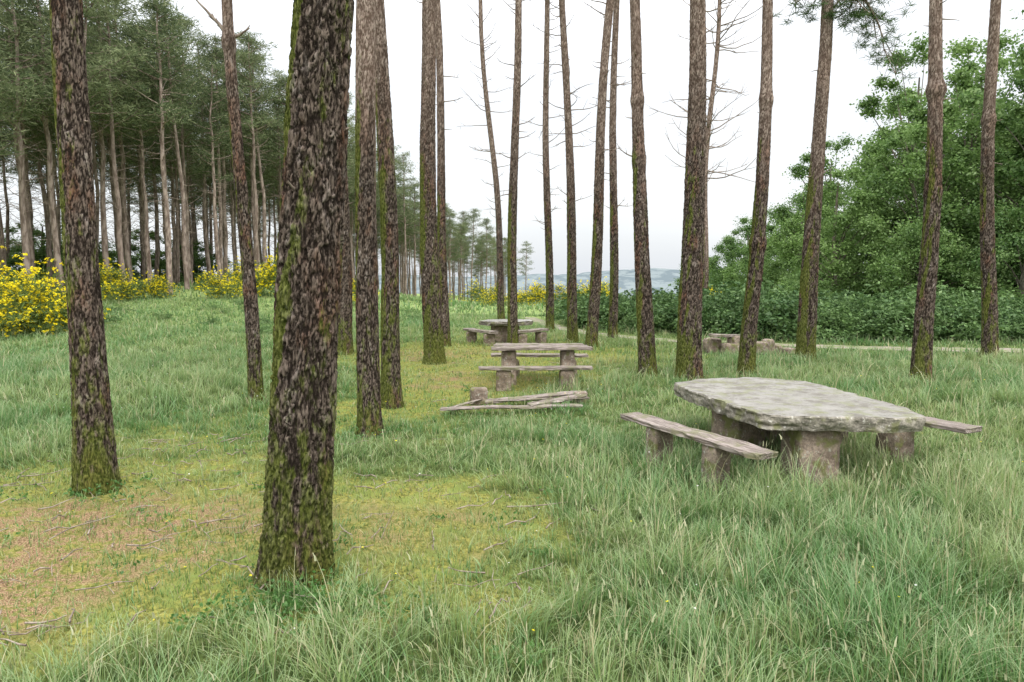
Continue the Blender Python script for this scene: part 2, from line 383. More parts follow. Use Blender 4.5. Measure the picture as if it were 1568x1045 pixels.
def pine(x, y, r0, lean, zvis, tau=14, seed=0, res=.025, cell=(.036, .095), nb=14, bl=(.12, .5), bz=(3, 13), up=(2.5, 9), upmax=.9,
         depth=None, H=None, ly=0.0, wob=.05, ring=None, extra=None, curl=.035, br=1.0, flare=(.22, .16), mossk=1.0):
    rs = np.random.default_rng(seed + 100)
    H = H or rs.uniform(16.5, 18.5)
    z = np.r_[np.arange(-.2, zvis + .5, res * 1.25), np.linspace(zvis + .5, H, 26)[1:]]
    nt_ = max(18, int(2 * PI * r0 / res)); th = np.arange(nt_) / nt_ * 2 * PI
    TH, Z = np.meshgrid(th, z)
    A1 = TH + PI / 2
    nU = max(6, int(round(2 * PI * r0 / cell[0])))
    cu, cs = np.cos(TH), np.sin(TH)
    wv_ = 1.8 * (vn(cu * 3 + Z * 3.1, cs * 3 + Z * 2.3, seed) - .5) + 1.4 * (vn(cu * 11 + Z * 14, cs * 11 + Z * 3, seed + 2) - .5)
    u = TH / (2 * PI) * nU + wv_
    v = Z / cell[1] + 2.4 * (vn(cu * 4 + 7, cs * 4 + Z * 5, seed + 4) - .5) + 1.3 * (vn(cu * 14 + Z * 9, cs * 14, seed + 6) - .5)
    e, idr = worley(u, v, nU, seed + .37)
    # second, coarser plate system breaks up the regularity
    nU2 = max(4, nU // 2)
    e2, id2 = worley(TH / (2 * PI) * nU2 + wv_ * .5 + .3, Z / (cell[1] * 2.6) + 1.5 * vn(cu * 2, cs * 2 + Z * 2, seed + 14), nU2, seed + 3.1)
    e = np.minimum(e, e2 * 1.6)
    zz = np.clip(Z, 0, None)
    rad = r0 * np.exp(-zz / tau) * (1 + flare[0] * np.exp(-zz / flare[1])) * (1 - .75 * S(Z, H - 3, H))
    dp = depth if depth else r0 * .065
    upf = upmax * S(Z + 1.5 * (vn(cu * 1.5, cs * 1.5 + Z * .8, seed) - .5), up[0], up[1])
    fn = fbm(cu * 14 + Z * 16, cs * 14 + Z * 5, seed)
    rad = rad + dp * (S(e + .5 * (fn - .5), -.05, .35) * (.4 + .5 * idr + .4 * id2) - .6) * (1 - .6 * upf) + dp * .8 * (fn - .5) + r0 * .14 * (fbm(cu * 1.3 + Z * 1.1, cs * 1.3 + Z * .4, seed + 8) - .5)
    if ring:
        for (rz, ra) in ring: rad = rad * (1 + ra * np.exp(-((Z - rz) / .13) ** 2) * (.6 + .8 * vn(cu * 2, cs * 2, seed + rz)))
    ph1, ph2 = rs.uniform(0, 6, 2)
    def cxy(zq):
        w = wob * (np.sin(zq * .55 + ph1) - math.sin(ph1)); w2 = wob * (np.sin(zq * .7 + ph2) - math.sin(ph2))
        return lean * zq + w * np.minimum(1, np.abs(zq) / 2), ly * zq + w2 * np.minimum(1, np.abs(zq) / 2)
    CX, CY = cxy(Z)
    V = np.stack([CX + np.cos(A1) * rad, CY + np.sin(A1) * rad, Z], -1)
    low = S(1.9 - Z, -.2, 2.0) * (.3 + .65 * vn(cu * 1.2 + seed, cs * 1.2 + Z, seed + 12))
    side = .35 + .65 * S(-np.cos(A1 + .35), -.4, .6)
    patch = S(fbm(cu * 1.6 + 5, cs * 1.6 + Z * 1.3, seed + 3), .38, .56) * side * S(5.6 - Z, 0, 2.4)
    moss = np.maximum(low, patch) * mossk
    acc = Acc(['edge', 'prand', 'moss', 'upper', 'lr', 'h'])
    nz = len(z); i = np.arange(nz - 1)[:, None] * nt_; j = np.arange(nt_)[None, :]; k = (j + 1) % nt_
    acc.add(V.reshape(-1, 3), np.stack([i + j, i + k, i + nt_ + k, i + nt_ + j], -1).reshape(-1, 4), 0, True,
            edge=e.ravel(), prand=(.6 * idr + .4 * id2).ravel() * 1.15, moss=moss.ravel(), upper=upf.ravel())
    for q in range(nb):
        zq = rs.uniform(*bz); a, c = cxy(zq); az = rs.uniform(0, 2 * PI)
        rq = r0 * math.exp(-zq / tau) * .8
        L = rs.uniform(*bl) * (1.0 + .3 * (zq > 6))
        dead_branch(acc, (a + math.cos(az) * rq, c + math.sin(az) * rq, zq), az, rs.uniform(-.15, .4), L, (.012 + .008 * L) * br, 1, 2 if L > .4 else 0, curl)
    crown(acc, cxy, 14.2, H, 2.0, 8, 5, 22, .22, .035, 1, 2)
    if extra: extra(acc, cxy)
    return obj('pine_tree', acc.mesh('pine_tree', [M_bark, M_dead, M_need2]), (x, y, T1(x, y)))

def hang_branch(acc, cxy):
    for z0, az, L, dr in [(8.2, -.25, 1.7, -2.1), (8.2, .1, 1.9, -1.6), (8.2, .0, 1.4, -1.2), (7.9, PI - .2, .8, -.2), (7.7, -.6, 1.0, -.4)]:
        a, c = cxy(z0); n = 9; P = []
        for s in np.linspace(0, 1, n):
            P.append([a + math.cos(az) * L * s * .8, c + math.sin(az) * L * s * .8, z0 + .25 * math.sin(s * 2.5) + dr * s * s])
        P = np.array(P) + R.normal(size=(n, 3)) * .03
        V, F = tube(P, .03 * np.linspace(1, .3, n), 5); acc.add(V, F, 1, True)
        C = []
        for k in range(2, n):
            for q in range(5):
                d = R.normal(size=3) * np.array([.24, .24, .25]) + np.array([0, 0, -.1]); e = P[k] + d
                V, F = tube(np.array([P[k], (P[k] + e) / 2 + [0, 0, .03], e]), [.008, .006, .004], 3); acc.add(V, F, 1, True); C.append(e)
        needles(acc, np.array(C), 36, .04, .12, .012, 2)
pine(-3.71, 5.95, .142, .0, 4.6, 24, 1, .010, nb=3, bl=(.05, .1), bz=(2.5, 4.5), up=(4, 10), flare=(.38, .5))
pine(-1.39, 4.20, .205, .078, 4.0, 18, 2, .0075, nb=3, bl=(.05, .12), bz=(2, 3.4), up=(4, 12), depth=.019, wob=.02, mossk=1.15)
def forked(acc, cxy):
    a, c = cxy(5.6)
    for az, el, L in [(PI * .95, .75, .75), (.3, .4, .35), (2.6, 1.0, .5)]:
        dead_branch(acc, (a, c, 5.35), az, el, L, .035, 1, 2)
pine(-3.93, 10.36, .112, -.015, 6.2, 14, 3, .016, nb=5, bl=(.08, .2), up=(3.5, 6.5), ring=[(5.3, .35)], extra=forked)
pine(-1.73, 8.17, .146, .0, 5.6, 15, 4, .013, nb=2, up=(2.8, 4.0), upmax=1.0, bl=(.05, .15))
pine(-1.78, 9.99, .148, -.024, 6.2, 15, 5, .016, nb=3, up=(3, 6), bl=(.05, .2), mossk=1.2)
pine(-4.15, 16.9, .19, 0, 8, 15, 6, .03, nb=6)
pine(-1.72, 15.0, .225, -.008, 8.2, 15, 7, .02, nb=12, bz=(4, 12), bl=(.1, .35), up=(3, 8), mossk=1.2)
pine(-1.86, 18.9, .15, -.02, 9.2, 16, 8, .03, nb=14)
pine(-.44, 28.9, .16, -.07, 13.5, 19, 9, .035, nb=44, bz=(4, 13.3), bl=(.4, 1.1), up=(3, 8), wob=.1, br=.8)
pine(.02, 19.2, .15, .012, 9.8, 18, 10, .026, nb=24, bz=(4, 12), bl=(.15, .6), up=(3, 8))
pine(1.35, 24.2, .155, -.013, 11.6, 19, 11, .03, nb=38, bz=(3.5, 12), bl=(.3, .8), up=(3, 8), br=.8)
pine(1.80, 20.1, .16, -.041, 10.2, 16, 12, .026, nb=40, bz=(4, 12), bl=(.3, .9), up=(3, 7), br=.8)
pine(2.2, 18.9, .165, .055, 9.6, 20, 13, .026, nb=20, bz=(4, 12), bl=(.2, .6), up=(3, 8), wob=.09)
pine(3.23, 21.8, .155, .0, 10.6, 18, 14, .028, nb=20, bz=(4, 12), bl=(.2, .6), up=(3, 8))
pine(2.63, 13.1, .175, -.061, 7.4, 11, 15, .018, nb=22, bz=(3.3, 12), bl=(.12, .45), up=(2.5, 6), ring=[(5.2, .2), (4.1, .15)])
pine(3.29, 12.6, .235, -.01, 7.2, 13, 16, .016, nb=8, bz=(4, 12), bl=(.08, .25), up=(3, 7.5))
pine(8.08, 29, .17, .03, 13.6, 17, 17, .035, nb=64, bz=(5.5, 13.4), bl=(.8, 2.0), up=(1, 4), upmax=1.0, wob=.1, curl=.06, br=.95)
pine(4.53, 13.1, .16, .02, 7.4, 13, 18, .018, nb=12, bz=(3, 12), bl=(.08, .25), up=(2.5, 6), ring=[(2.55, .25), (5.2, .2)])
pine(6.66, 15.4, .215, .013, 8.4, 13, 19, .02, nb=12, bz=(4, 12), bl=(.1, .3), up=(2.5, 7), extra=hang_branch)
pine(7.49, 12.4, .17, -.012, 7.2, 13, 20, .018, nb=12, bz=(3, 12), bl=(.1, .3), up=(3, 6.5), ring=[(5.15, .4), (3.4, .15)])
pine(11.54, 16.4, .18, -.04, 8.8, 15, 21, .024, nb=12, bz=(4, 12), bl=(.1, .35), up=(3, 7), ring=[(5.6, .2)])

# ------------------------------------------------------------------ scatter (geometry nodes)
def template_coll(name, meshes):
    c = bpy.data.collections.new(name)
    for k, me in enumerate(meshes):
        o = bpy.data.objects.new('%s_%02d' % (name, k), me); c.objects.link(o)
    return c
def scatter(name, P, scl, rot, idx, coll):
    n = len(P); me = bpy.data.meshes.new(name); me.vertices.add(n)
    me.vertices.foreach_set('co', np.asarray(P, np.float32).ravel())
    a = me.attributes.new('scl', 'FLOAT_VECTOR', 'POINT'); a.data.foreach_set('vector', np.asarray(scl, np.float32).ravel())
    a = me.attributes.new('rot', 'FLOAT_VECTOR', 'POINT'); a.data.foreach_set('vector', np.asarray(rot, np.float32).ravel())
    a = me.attributes.new('idx', 'INT', 'POINT'); a.data.foreach_set('value', np.asarray(idx, np.int32))
    o = obj(name, me)
    g = bpy.data.node_groups.new(name + '_scatter', 'GeometryNodeTree')
    g.interface.new_socket('Geometry', in_out='INPUT', socket_type='NodeSocketGeometry')
    g.interface.new_socket('Geometry', in_out='OUTPUT', socket_type='NodeSocketGeometry')
    gi = g.nodes.new('NodeGroupInput'); go = g.nodes.new('NodeGroupOutput')
    ip = g.nodes.new('GeometryNodeInstanceOnPoints'); ci = g.nodes.new('GeometryNodeCollectionInfo')
    ci.inputs['Collection'].default_value = coll; ci.inputs['Separate Children'].default_value = True; ci.inputs['Reset Children'].default_value = True
    def na(nm, ty):
        q = g.nodes.new('GeometryNodeInputNamedAttribute'); q.data_type = ty; q.inputs['Name'].default_value = nm
        return q.outputs['Attribute']
    L = g.links.new
    L(gi.outputs[0], ip.inputs['Points']); L(ci.outputs[0], ip.inputs['Instance']); ip.inputs['Pick Instance'].default_value = True
    L(na('idx', 'INT'), ip.inputs['Instance Index']); L(na('rot', 'FLOAT_VECTOR'), ip.inputs['Rotation']); L(na('scl', 'FLOAT_VECTOR'), ip.inputs['Scale'])
    L(ip.outputs[0], go.inputs[0])
    md = o.modifiers.new('scatter', 'NODES'); md.node_group = g
    return o

# ---- grass blades, built directly as one mesh per kind
R = np.random.default_rng(77)
trunks = [(-3.71, 5.95, .18), (-1.39, 4.2, .22), (-1.73, 8.17, .16), (-1.78, 9.99, .16), (-3.93, 10.36, .13), (3.29, 12.6, .25)]
def pts(y0, y1, dens, k=.85, off=3.0):
    W = k * y1 + off
    n = int(2 * W * (y1 - y0) * dens)
    x = R.uniform(-W, W, n); y = R.uniform(y0, y1, n)
    m = (np.abs(x) < k * y + off)
    x = x[m]; y = y[m]
    m = path_d(x, y) > .35 + .5 * R.random(len(x))
    return x[m], y[m]
def blades(acc, x, y, hgt, width, seg, bend, az, lr=None):
    n = len(x); s = np.linspace(0, 1, seg + 1)
    dx, dy = np.cos(az), np.sin(az); fa = az + PI / 2 + R.normal(size=n) * .5; px, py = np.cos(fa), np.sin(fa)
    out = hgt[:, None] * bend[:, None] * s ** 2.0; zz = hgt[:, None] * (s - .3 * bend[:, None] * s ** 2.5)
    cx = x[:, None] + dx[:, None] * out; cy = y[:, None] + dy[:, None] * out; z0 = T(x, y) - .006
    w = (width * R.uniform(.55, 1.4, n))[:, None] * (1 - .85 * s ** 1.8) * .5
    zz = z0[:, None] + zz
    L = np.stack([cx - px[:, None] * w, cy - py[:, None] * w, zz], -1); Rr = np.stack([cx + px[:, None] * w, cy + py[:, None] * w, zz], -1)
    V = np.stack([L, Rr], 2).reshape(-1, 3); st = (seg + 1) * 2
    i = np.arange(n)[:, None] * st; k = np.arange(seg)[None] * 2
    F = np.stack([i + k, i + k + 1, i + k + 3, i + k + 2], -1).reshape(-1, 4)
    tone = .5 * fbm(x * .45, y * .45, 41) + .5 * fbm(x * 2.4, y * 2.4, 43) + .2 * (R.random(n) - .5)
    tone = (tone - .5) * 2.3 + .5
    acc.add(V, F, 0, True, h=np.tile(np.repeat(s, 2), n), lr=np.repeat(R.random(n) if lr is None else lr, st), tone=np.repeat(tone, st))
aT = Acc(['h', 'lr', 'tone']); aS = Acc(['h', 'lr', 'tone'])
for y0, y1, dens, seg, wid in [(1.2, 5.5, 2300, 4, .0056), (5.5, 9, 1300, 3, .0068), (9, 16, 520, 3, .010), (16, 34, 150, 2, .018), (34, 100, 9, 2, .065)]:
    x, y = pts(y0, y1, dens)
    cs = .16 if y0 < 9 else .27
    # domain-warped, rotated cells so that the tufts show no lattice
    xr = x * .83 - y * .56 + .35 * (fbm(x * 2.1, y * 2.1, 51) - .5) * 2; yr = x * .56 + y * .83 + .35 * (fbm(x * 2.1, y * 2.1, 53) - .5) * 2
    ix = np.floor(xr / cs); iy = np.floor(yr / cs)
    ox = xr - (ix + hsh(ix, iy, 1.3)) * cs; oy = yr - (iy + hsh(ix, iy, 2.9)) * cs
    ox, oy = ox * .83 + oy * .56, -ox * .56 + oy * .83
    tr_ = hsh(ix, iy, 7.7); taz = hsh(ix, iy, 9.1) * 6.28
    mo = MOSS(x, y)
    tall = R.random(len(x)) > mo * .88
    pull = .6 * R.random(len(x)) * tall
    x = x - ox * pull; y = y - oy * pull
    keep = np.ones(len(x), bool)
    for a, b_, r_ in trunks: keep &= np.hypot(x - a, y - b_) > r_
    big = fbm(x * .35, y * .35, 31); med = fbm(x * 1.5, y * 1.5, 33)
    g = keep & tall
    hh = .235 * (.4 + 1.0 * big + 1.1 * (med - .5)) * (1 - .6 * mo) * (.5 + .95 * tr_ ** 1.3)
    hh *= 1 + .35 * S(x, -.2, 2.0) * S(7 - y, 0, 2)
    hh *= 1 - .35 * S(-x, .6, 2.2) * S(5.5 - y, 0, 1.5)
    hh *= .6 + .4 * S(np.abs(x + .8) + .6 * np.abs(y - 9), .6, 3.0)
    hh *= R.uniform(.5, 1.25, len(x))
    if y0 > 30: hh = hh * 1.3 + .05
    az = np.arctan2(oy, ox) + R.normal(size=len(x)) * .9
    az = np.where(R.random(len(x)) < .35, taz + R.normal(size=len(x)) * .5, az)
    bend = R.uniform(.1, .95, len(x)) ** 1.2 * 1.1
    lr = R.random(len(x))
    stem = (R.random(len(x)) < .025) & (mo < .5) & ((x > -.8) | (R.random(len(x)) < .4))    # flowering stems
    hh = np.where(stem, hh * 1.2 + .09, hh); bend = np.where(stem, bend * .45, bend); lr = np.where(stem, .99, lr)
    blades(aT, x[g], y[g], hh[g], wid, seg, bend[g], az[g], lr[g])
    if y0 < 9:   # seed heads on the stems
        sg = g & stem & (hh > .18)
        n_ = int(sg.sum()); zt = T(x[sg], y[sg]) + hh[sg] * (1 - .3 * bend[sg]); xt = x[sg] + np.cos(az[sg]) * hh[sg] * bend[sg]; yt = y[sg] + np.sin(az[sg]) * hh[sg] * bend[sg]
        blades(aT, xt, yt, np.full(n_, .05), .009, 2, bend[sg] * 1.5, az[sg], np.full(n_, .99))
        k0 = aT.V[-1]; st = 6; k0[:, 2] += np.repeat(zt - T(xt, yt) - .03, st); aT.A['h'][-1][:] = 1.0
    g = keep & ~tall
    lt = LITTER(x, y); g = g & (R.random(len(x)) > lt * .75)
    blades(aS, x[g], y[g], (R.uniform(.02, .08, len(x)) * (1 + (y0 > 15)) * (.7 + .6 * med))[g], wid * .95, max(2, seg - 1), bend[g], az[g])
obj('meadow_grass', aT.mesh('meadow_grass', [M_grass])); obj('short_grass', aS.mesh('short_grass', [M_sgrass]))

# weeds, daisies, buttercups
def weedmesh(n, size, m, h=.14):
    acc = Acc(['h', 'lr']); C = np.stack([R.normal(size=n) * .06, R.normal(size=n) * .06, R.uniform(.02, h, n)], 1)
    leaves(acc, C, .03, 3, size, 0, .2, .5); return acc.mesh('weed', [m])
WEED = template_coll('weeds_t', [weedmesh(14, .022, M_weed), weedmesh(16, .02, M_weed, .18), weedmesh(12, .026, M_weed, .07)])
P = []
for cx, cy, sx, sy, n in [(-1.2, 3.8, .3, .12, 34), (-1.3, 3.6, .3, .12, 24), (-3.7, 5.75, .25, .1, 5), (-1.7, 8.0, .3, .2, 6)]:
    P.append(np.stack([R.normal(cx, sx, n), R.normal(cy, sy, n)], 1))
P.append(np.stack([R.uniform(-8, 12, 200), R.uniform(3, 14, 200)], 1))
P = np.concatenate(P); n = len(P); s = R.uniform(.6, 1.3, n)
scatter('weeds', np.c_[P, T(P[:, 0], P[:, 1])], np.stack([s, s, s], 1), np.stack([0 * s, 0 * s, R.uniform(0, 6, n)], 1), R.integers(0, 3, n), WEED)
def flower(m, r):
    acc = Acc(['h', 'lr'])
    V, F = tube(np.array([[0, 0, 0], [.01, 0, .12], [.015, .005, .24]]), .0014, 3); acc.add(V, F, 1, lr=.5)
    for k in range(6):
        a = k * PI / 3; c, s_ = math.cos(a), math.sin(a); q = np.array([.015, .005, .24])
        acc.add([q, q + [c * r - s_ * r * .4, s_ * r + c * r * .4, .004], q + [c * r * 1.3, s_ * r * 1.3, .006], q + [c * r + s_ * r * .4, s_ * r - c * r * .4, .004]], [[0, 1, 2, 3]], 0, lr=R.random())
    return acc.mesh('flower', [m, M_weed])
FLW = template_coll('flowers_t', [flower(M_white, .006), flower(M_yel, .007)])
x, y = pts(3, 14, 2.4); n = len(x); s = R.uniform(.6, 1.2, n)
idx = (R.random(n) > .6).astype(int)
scatter('meadow_flowers', np.stack([x, y, T(x, y)], 1), np.stack([s, s, s * np.where(MOSS(x, y) > .5, .45, 1.0)], 1), R.normal(size=(n, 3)) * .2, idx, FLW)

# fallen twigs and needles
acc = Acc(['h', 'lr'])
for k in range(520):
    x = R.uniform(-5.5, 1.5) if k < 440 else R.uniform(-3, 3); y = R.uniform(3.2, 8) if k < 440 else R.uniform(9, 18)
    if float(MOSS(np.array([x]), np.array([y]))[0]) < .3: continue
    L = R.uniform(.04, .3) * (2 if R.random() < .08 else 1); a = R.uniform(0, PI); z = T1(x, y) + .025
    P = np.array([[x + math.cos(a) * L * s, y + math.sin(a) * L * s, z + R.uniform(0, .03)] for s in (0, .35, .7, 1)]) + R.normal(size=(4, 3)) * .008
    V, F = tube(P, R.uniform(.002, .007) * np.array([1, .9, .7, .5]), 4); acc.add(V, F, 0, True)
obj('fallen_twigs', acc.mesh('fallen_twigs', [M_dead]))

# ------------------------------------------------------------------ background pine forest
def forest_pine(seed, H=14, cs=7.0):
    global R
    R = np.random.default_rng(seed + 50)
    acc = Acc(['lr', 'h']); z = np.linspace(-.3, H, 14); wx = np.cumsum(R.normal(size=14)) * .05; wy = np.cumsum(R.normal(size=14)) * .05
    P = np.stack([wx, wy, z], 1); V, F = tube(P, .14 * (1 - .75 * np.clip(z / H, 0, 1)), 8); acc.add(V, F, 0, True)
    cxy = lambda q: (float(np.interp(q, z, wx)), float(np.interp(q, z, wy)))
    for k in range(40):
        q = R.uniform(2.5, cs + 3); a, c = cxy(q)
        dead_branch(acc, (a, c, q), R.uniform(0, 6.28), R.uniform(-.25, .4), R.uniform(.4, 1.5), .016, 0, 1)
    crown(acc, cxy, cs, H, 1.9, 27, 7, 24, .22, .035, 0, 1, .23, .04)
    return acc.mesh('forest_pine', [M_fbark, M_need])
FP = template_coll('forest_pine_t', [forest_pine(1), forest_pine(2, 13.2, 7.5), forest_pine(3, 15, 8.5), forest_pine(4, 13.6, 6.6), forest_pine(5, 14.5, 8)])
R = np.random.default_rng(99)
pp = []; tries = 0
while tries < 12000 and len(pp) < 330:
    tries += 1
    y = R.uniform(24, 108); xf = np.interp(y, [24, 30, 36, 45, 60, 80, 108], [-20, -20, -17.5, -15, -12.2, -8.5, 2.5])
    x = xf - R.random() ** 1.2 * np.interp(y, [20, 60, 108], [24, 20, 14])
    sp = np.interp(y, [20, 60, 108], [1.9, 1.9, 2.2])
    if all((x - a) ** 2 + (y - b) ** 2 > sp * sp for a, b in pp): pp.append((x, y))
pp = np.array(pp); n = len(pp)
sc = np.interp(pp[:, 1], [20, 45, 60, 80, 108], [1.06, 1.06, 1.0, .86, .70]) * R.uniform(.84, 1.1, n)
scatter('pine_forest', np.c_[pp, T(pp[:, 0], pp[:, 1])], np.stack([sc, sc, sc], 1), np.stack([R.normal(size=n) * .02, R.normal(size=n) * .02, R.uniform(0, 6, n)], 1), R.integers(0, 5, n), FP)

# ------------------------------------------------------------------ broadleaf woodland on the right
def broadleaf(seed, H=10.0, W=3.6, nb=130, nl=330, low=.6):
    global R
    R = np.random.default_rng(seed + 500)
    acc = Acc(['lr', 'h'])
    V, F = tube(np.array([[0, 0, -.3], [.1, 0, H * .25], [.0, .1, H * .5], [.1, .1, H * .85]]), [.2, .16, .1, .03], 8); acc.add(V, F, 0, True)
    C = []; rad = []
    while len(C) < nb:
        p = R.uniform(-1, 1, 3)
        zf = (p[2] + 1) / 2; lim = (math.sin(PI * min(1, zf * .72 + .26)) ** .7)
        q = math.hypot(p[0], p[1])
        if q > lim or q < lim * .3 and zf < .8: continue
        C.append([p[0] * W, p[1] * W, low + zf * (H - low - .5)]); rad.append(R.uniform(.5, 1.05) * (.75 + .25 * (1 - zf)))
    C = np.array(C)
    for k in range(0, nb, 4):
        s = np.linspace(0, 1, 5)[:, None]; b0 = np.array([0, 0, max(.5, C[k, 2] * .55)])
        P = b0 + (C[k] - b0) * s + np.array([0, 0, .4]) * np.sin(s * PI) * .5; V, F = tube(P, .05 * (1 - .8 * s[:, 0]), 4); acc.add(V, F, 0, True)
    leaves(acc, C, rad, nl, .115, 1, .1, .75)
    return acc.mesh('broadleaf', [M_dbark, M_leafA])
BM = [broadleaf(1), broadleaf(2, 11.5, 4.2, 150), broadleaf(3, 8.5, 3.4, 110, 330, .3), broadleaf(4, 6, 2.8, 70, 330, .1)]
R = np.random.default_rng(5)
for x, y, v, s in [(24.5, 31, 1, 1.25), (19.5, 32.5, 0, 1.05), (16.2, 34.5, 2, .95), (30, 34, 1, 1.45), (22, 38, 1, 1.25), (27.5, 42, 1, 1.55), (35, 41, 1, 1.65),
                   (18.0, 43, 2, .95), (17.2, 50, 2, .82), (14.5, 40, 3, .8), (20.5, 27.5, 3, .9), (26, 26.5, 3, 1.15), (17.5, 29, 3, .8), (31, 28, 0, 1.2), (20.5, 60, 2, 1.0),
                   (13.5, 31, 3, .5), (36, 30, 1, 1.3), (24, 52, 1, 1.15), (20.5, 75, 2, .8), (22.8, 34.5, 1, 1.1), (28, 29.5, 0, 1.2)]:
    obj('broadleaf_tree', BM[v], (x, y, T1(x, y) - .1), (0, 0, R.uniform(0, 6.28)), (s, s, s * R.uniform(.93, 1.05)))
for x, y, s in [(-31, 47, .9), (-24, 52, .8), (-37, 42, 1.0), (-30, 56, 1.1), (-20, 60, .6), (-34, 50, 1.1), (-26.5, 44, .7)]:
    obj('understory_shrub', BM[3], (x, y, T1(x, y) - .2), (0, 0, R.uniform(0, 6)), (s * 1.2, s * 1.2, s * .8))

# brambles
def bramble(seed):
    global R
    R = np.random.default_rng(seed + 900); acc = Acc(['lr', 'h'])
    C = np.stack([R.normal(size=14) * .38, R.normal(size=14) * .38, R.uniform(.15, .72, 14)], 1)
    leaves(acc, C, .26, 75, .07, 0, .3, .8)
    for k in range(9):
        a = R.uniform(0, 6.28); L = R.uniform(.5, 1.0); s = np.linspace(0, 1, 6)
        P = np.stack([np.cos(a) * L * s, np.sin(a) * L * s, .15 + 1.0 * np.sin(s * 2.4)], 1) * np.array([1, 1, R.uniform(.6, 1.05)])
        V, F = tube(P, .005, 3); acc.add(V, F, 0, lr=.6)
        leaves(acc, P[2:], .05, 5, .07, 0, .3)
    return acc.mesh('bramble', [M_bramble])
BR = template_coll('bramble_t', [bramble(k) for k in range(4)])
R = np.random.default_rng(17)
x = R.uniform(3.0, 34, 560); yf = np.interp(x, [3, 4, 6.5, 9, 14, 40], [26, 24.2, 21.8, 20.2, 19.2, 18.8]) + 1.6 * (fbm(x * .3, x * 0, 8) - .5); y = yf + R.random(560) ** 1.3 * 5.5
n = len(x); s = R.uniform(.75, 1.4, n) * (.6 + 1.0 * fbm(x * .5, y * .4, 3)) * S(y - yf + 1.2, 0, 2.2)
scatter('bramble_hedge', np.stack([x, y, T(x, y) - .03], 1), np.stack([s * 1.2, s * 1.2, s * .92], 1), np.stack([0 * s, 0 * s, R.uniform(0, 6, n)], 1), R.integers(0, 4, n), BR)
x = R.uniform(-22, -2, 70); y = R.uniform(22, 60, 70); s = R.uniform(.3, .6, 70)
scatter('meadow_scrub', np.stack([x, y, T(x, y) - .05], 1), np.stack([s * 1.4, s * 1.4, s * .7], 1), np.stack([0 * s, 0 * s, R.uniform(0, 6, 70)], 1), R.integers(0, 4, 70), BR)

# gorse
def gorse(seed, fl=1.0):
    global R
    R = np.random.default_rng(seed + 1300); acc = Acc(['lr', 'h'])
    C = np.stack([R.normal(size=34) * .5, R.normal(size=34) * .5, R.uniform(.15, 1.15, 34)], 1)
    C[:, 2] *= np.clip(1.25 - .55 * np.hypot(C[:, 0], C[:, 1]), .3, 1.2) * R.uniform(.7, 1.2, 34)
    needles(acc, C, 80, .15, .13, .018, 0, .8)
    up = C[C[:, 2] > .2]
    D = np.repeat(up, 16, 0) + R.normal(size=(len(up) * 16, 3)) * np.array([.16, .16, .17])
    D = D[R.random(len(D)) < fl]
    leaves(acc, D + [0, 0, .08], .05, 9, .042, 1, .2)
    return acc.mesh('gorse', [M_gorse, M_gorsef])
GM = [gorse(1, .95), gorse(2, .65), gorse(3, .35)]
R = np.random.default_rng(31)
for x, y, v, s in [(-16.3, 22.5, 0, 1.7), (-14.9, 22.0, 0, 1.4), (-17.6, 22.2, 0, 1.7), (-17.5, 24, 0, 1.9), (-16.3, 20.6, 0, 1.2), (-15.6, 19.4, 1, 1.0), (-19, 22.5, 0, 1.8), (-18.9, 32.5, 1, 1.2), (-20.3, 33, 0, 1.4), (-17.6, 34, 0, .95),
                   (-14.4, 34, 0, 1.1), (-12.9, 35.5, 0, 1.7), (-14.8, 38.5, 1, 1.2), (-8.2, 37, 1, .9), (-1.2, 46, 1, 1.0), (0.6, 48, 0, .9), (1.9, 47, 0, 1.3), (3.1, 46, 1, 1.1),
                   (4.9, 45, 0, 1.4), (5.9, 47, 1, 1.2), (-5.5, 52, 1, .9), (13.2, 46, 0, 1.2), (12.2, 44, 0, 1.0), (17.2, 25.2, 1, .8), (18.8, 25.6, 2, .9), (-10.5, 46, 0, 1.1), (6.5, 55, 2, 1.4), (8, 58, 2, 1.5), (-3, 55, 2, 1.5)]:
    obj('gorse_bush', GM[v], (x, y, T1(x, y) - .05), (0, 0, R.uniform(0, 6.28)), (s, s, s * .95))

# ------------------------------------------------------------------ stone and plank furniture
def rock(wx, wy, hz, seed, nu=56, nv=40, p=.26, amp=.07):
    th = np.arange(nu) / nu * 2 * PI; ph = np.linspace(-PI / 2, PI / 2, nv)
    TH, PH = np.meshgrid(th, ph); sg = lambda v, e: np.sign(v) * np.abs(v) ** e
    x = sg(np.cos(PH), p) * sg(np.cos(TH), p); y = sg(np.cos(PH), p) * sg(np.sin(TH), p); z = sg(np.sin(PH), p)
    q = 1 + amp * 2.5 * (fbm(x * 1.2 + z + 9, y * 1.2 + z * .7 + 4, seed) - .5) + amp * 2.2 * (fbm(x * 4 + z * 3, y * 4 - z * 2, seed + 2) - .5)
    V = np.stack([x * wx / 2 * q, y * wy / 2 * q, (z + 1) / 2 * hz + (q - 1) * .15 * hz], -1).reshape(-1, 3)
    i = np.arange(nv - 1)[:, None] * nu; j = np.arange(nu)[None, :]; k = (j + 1) % nu
    return V, np.stack([i + j, i + k, i + nu + k, i + nu + j], -1).reshape(-1, 4)
def rock_part(name, parent, wx, wy, hz, x, y, z, a, seed, m=None, **k):
    V, F = rock(wx, wy, hz, seed, **k); acc = Acc(); acc.add(V, F, 0, True)
    o = obj(name, acc.mesh(name, [m or M_stone]), (x, y, z), (0, 0, a)); o.parent = parent; o.location = (x - parent.location.x, y - parent.location.y, z - parent.location.z); return o
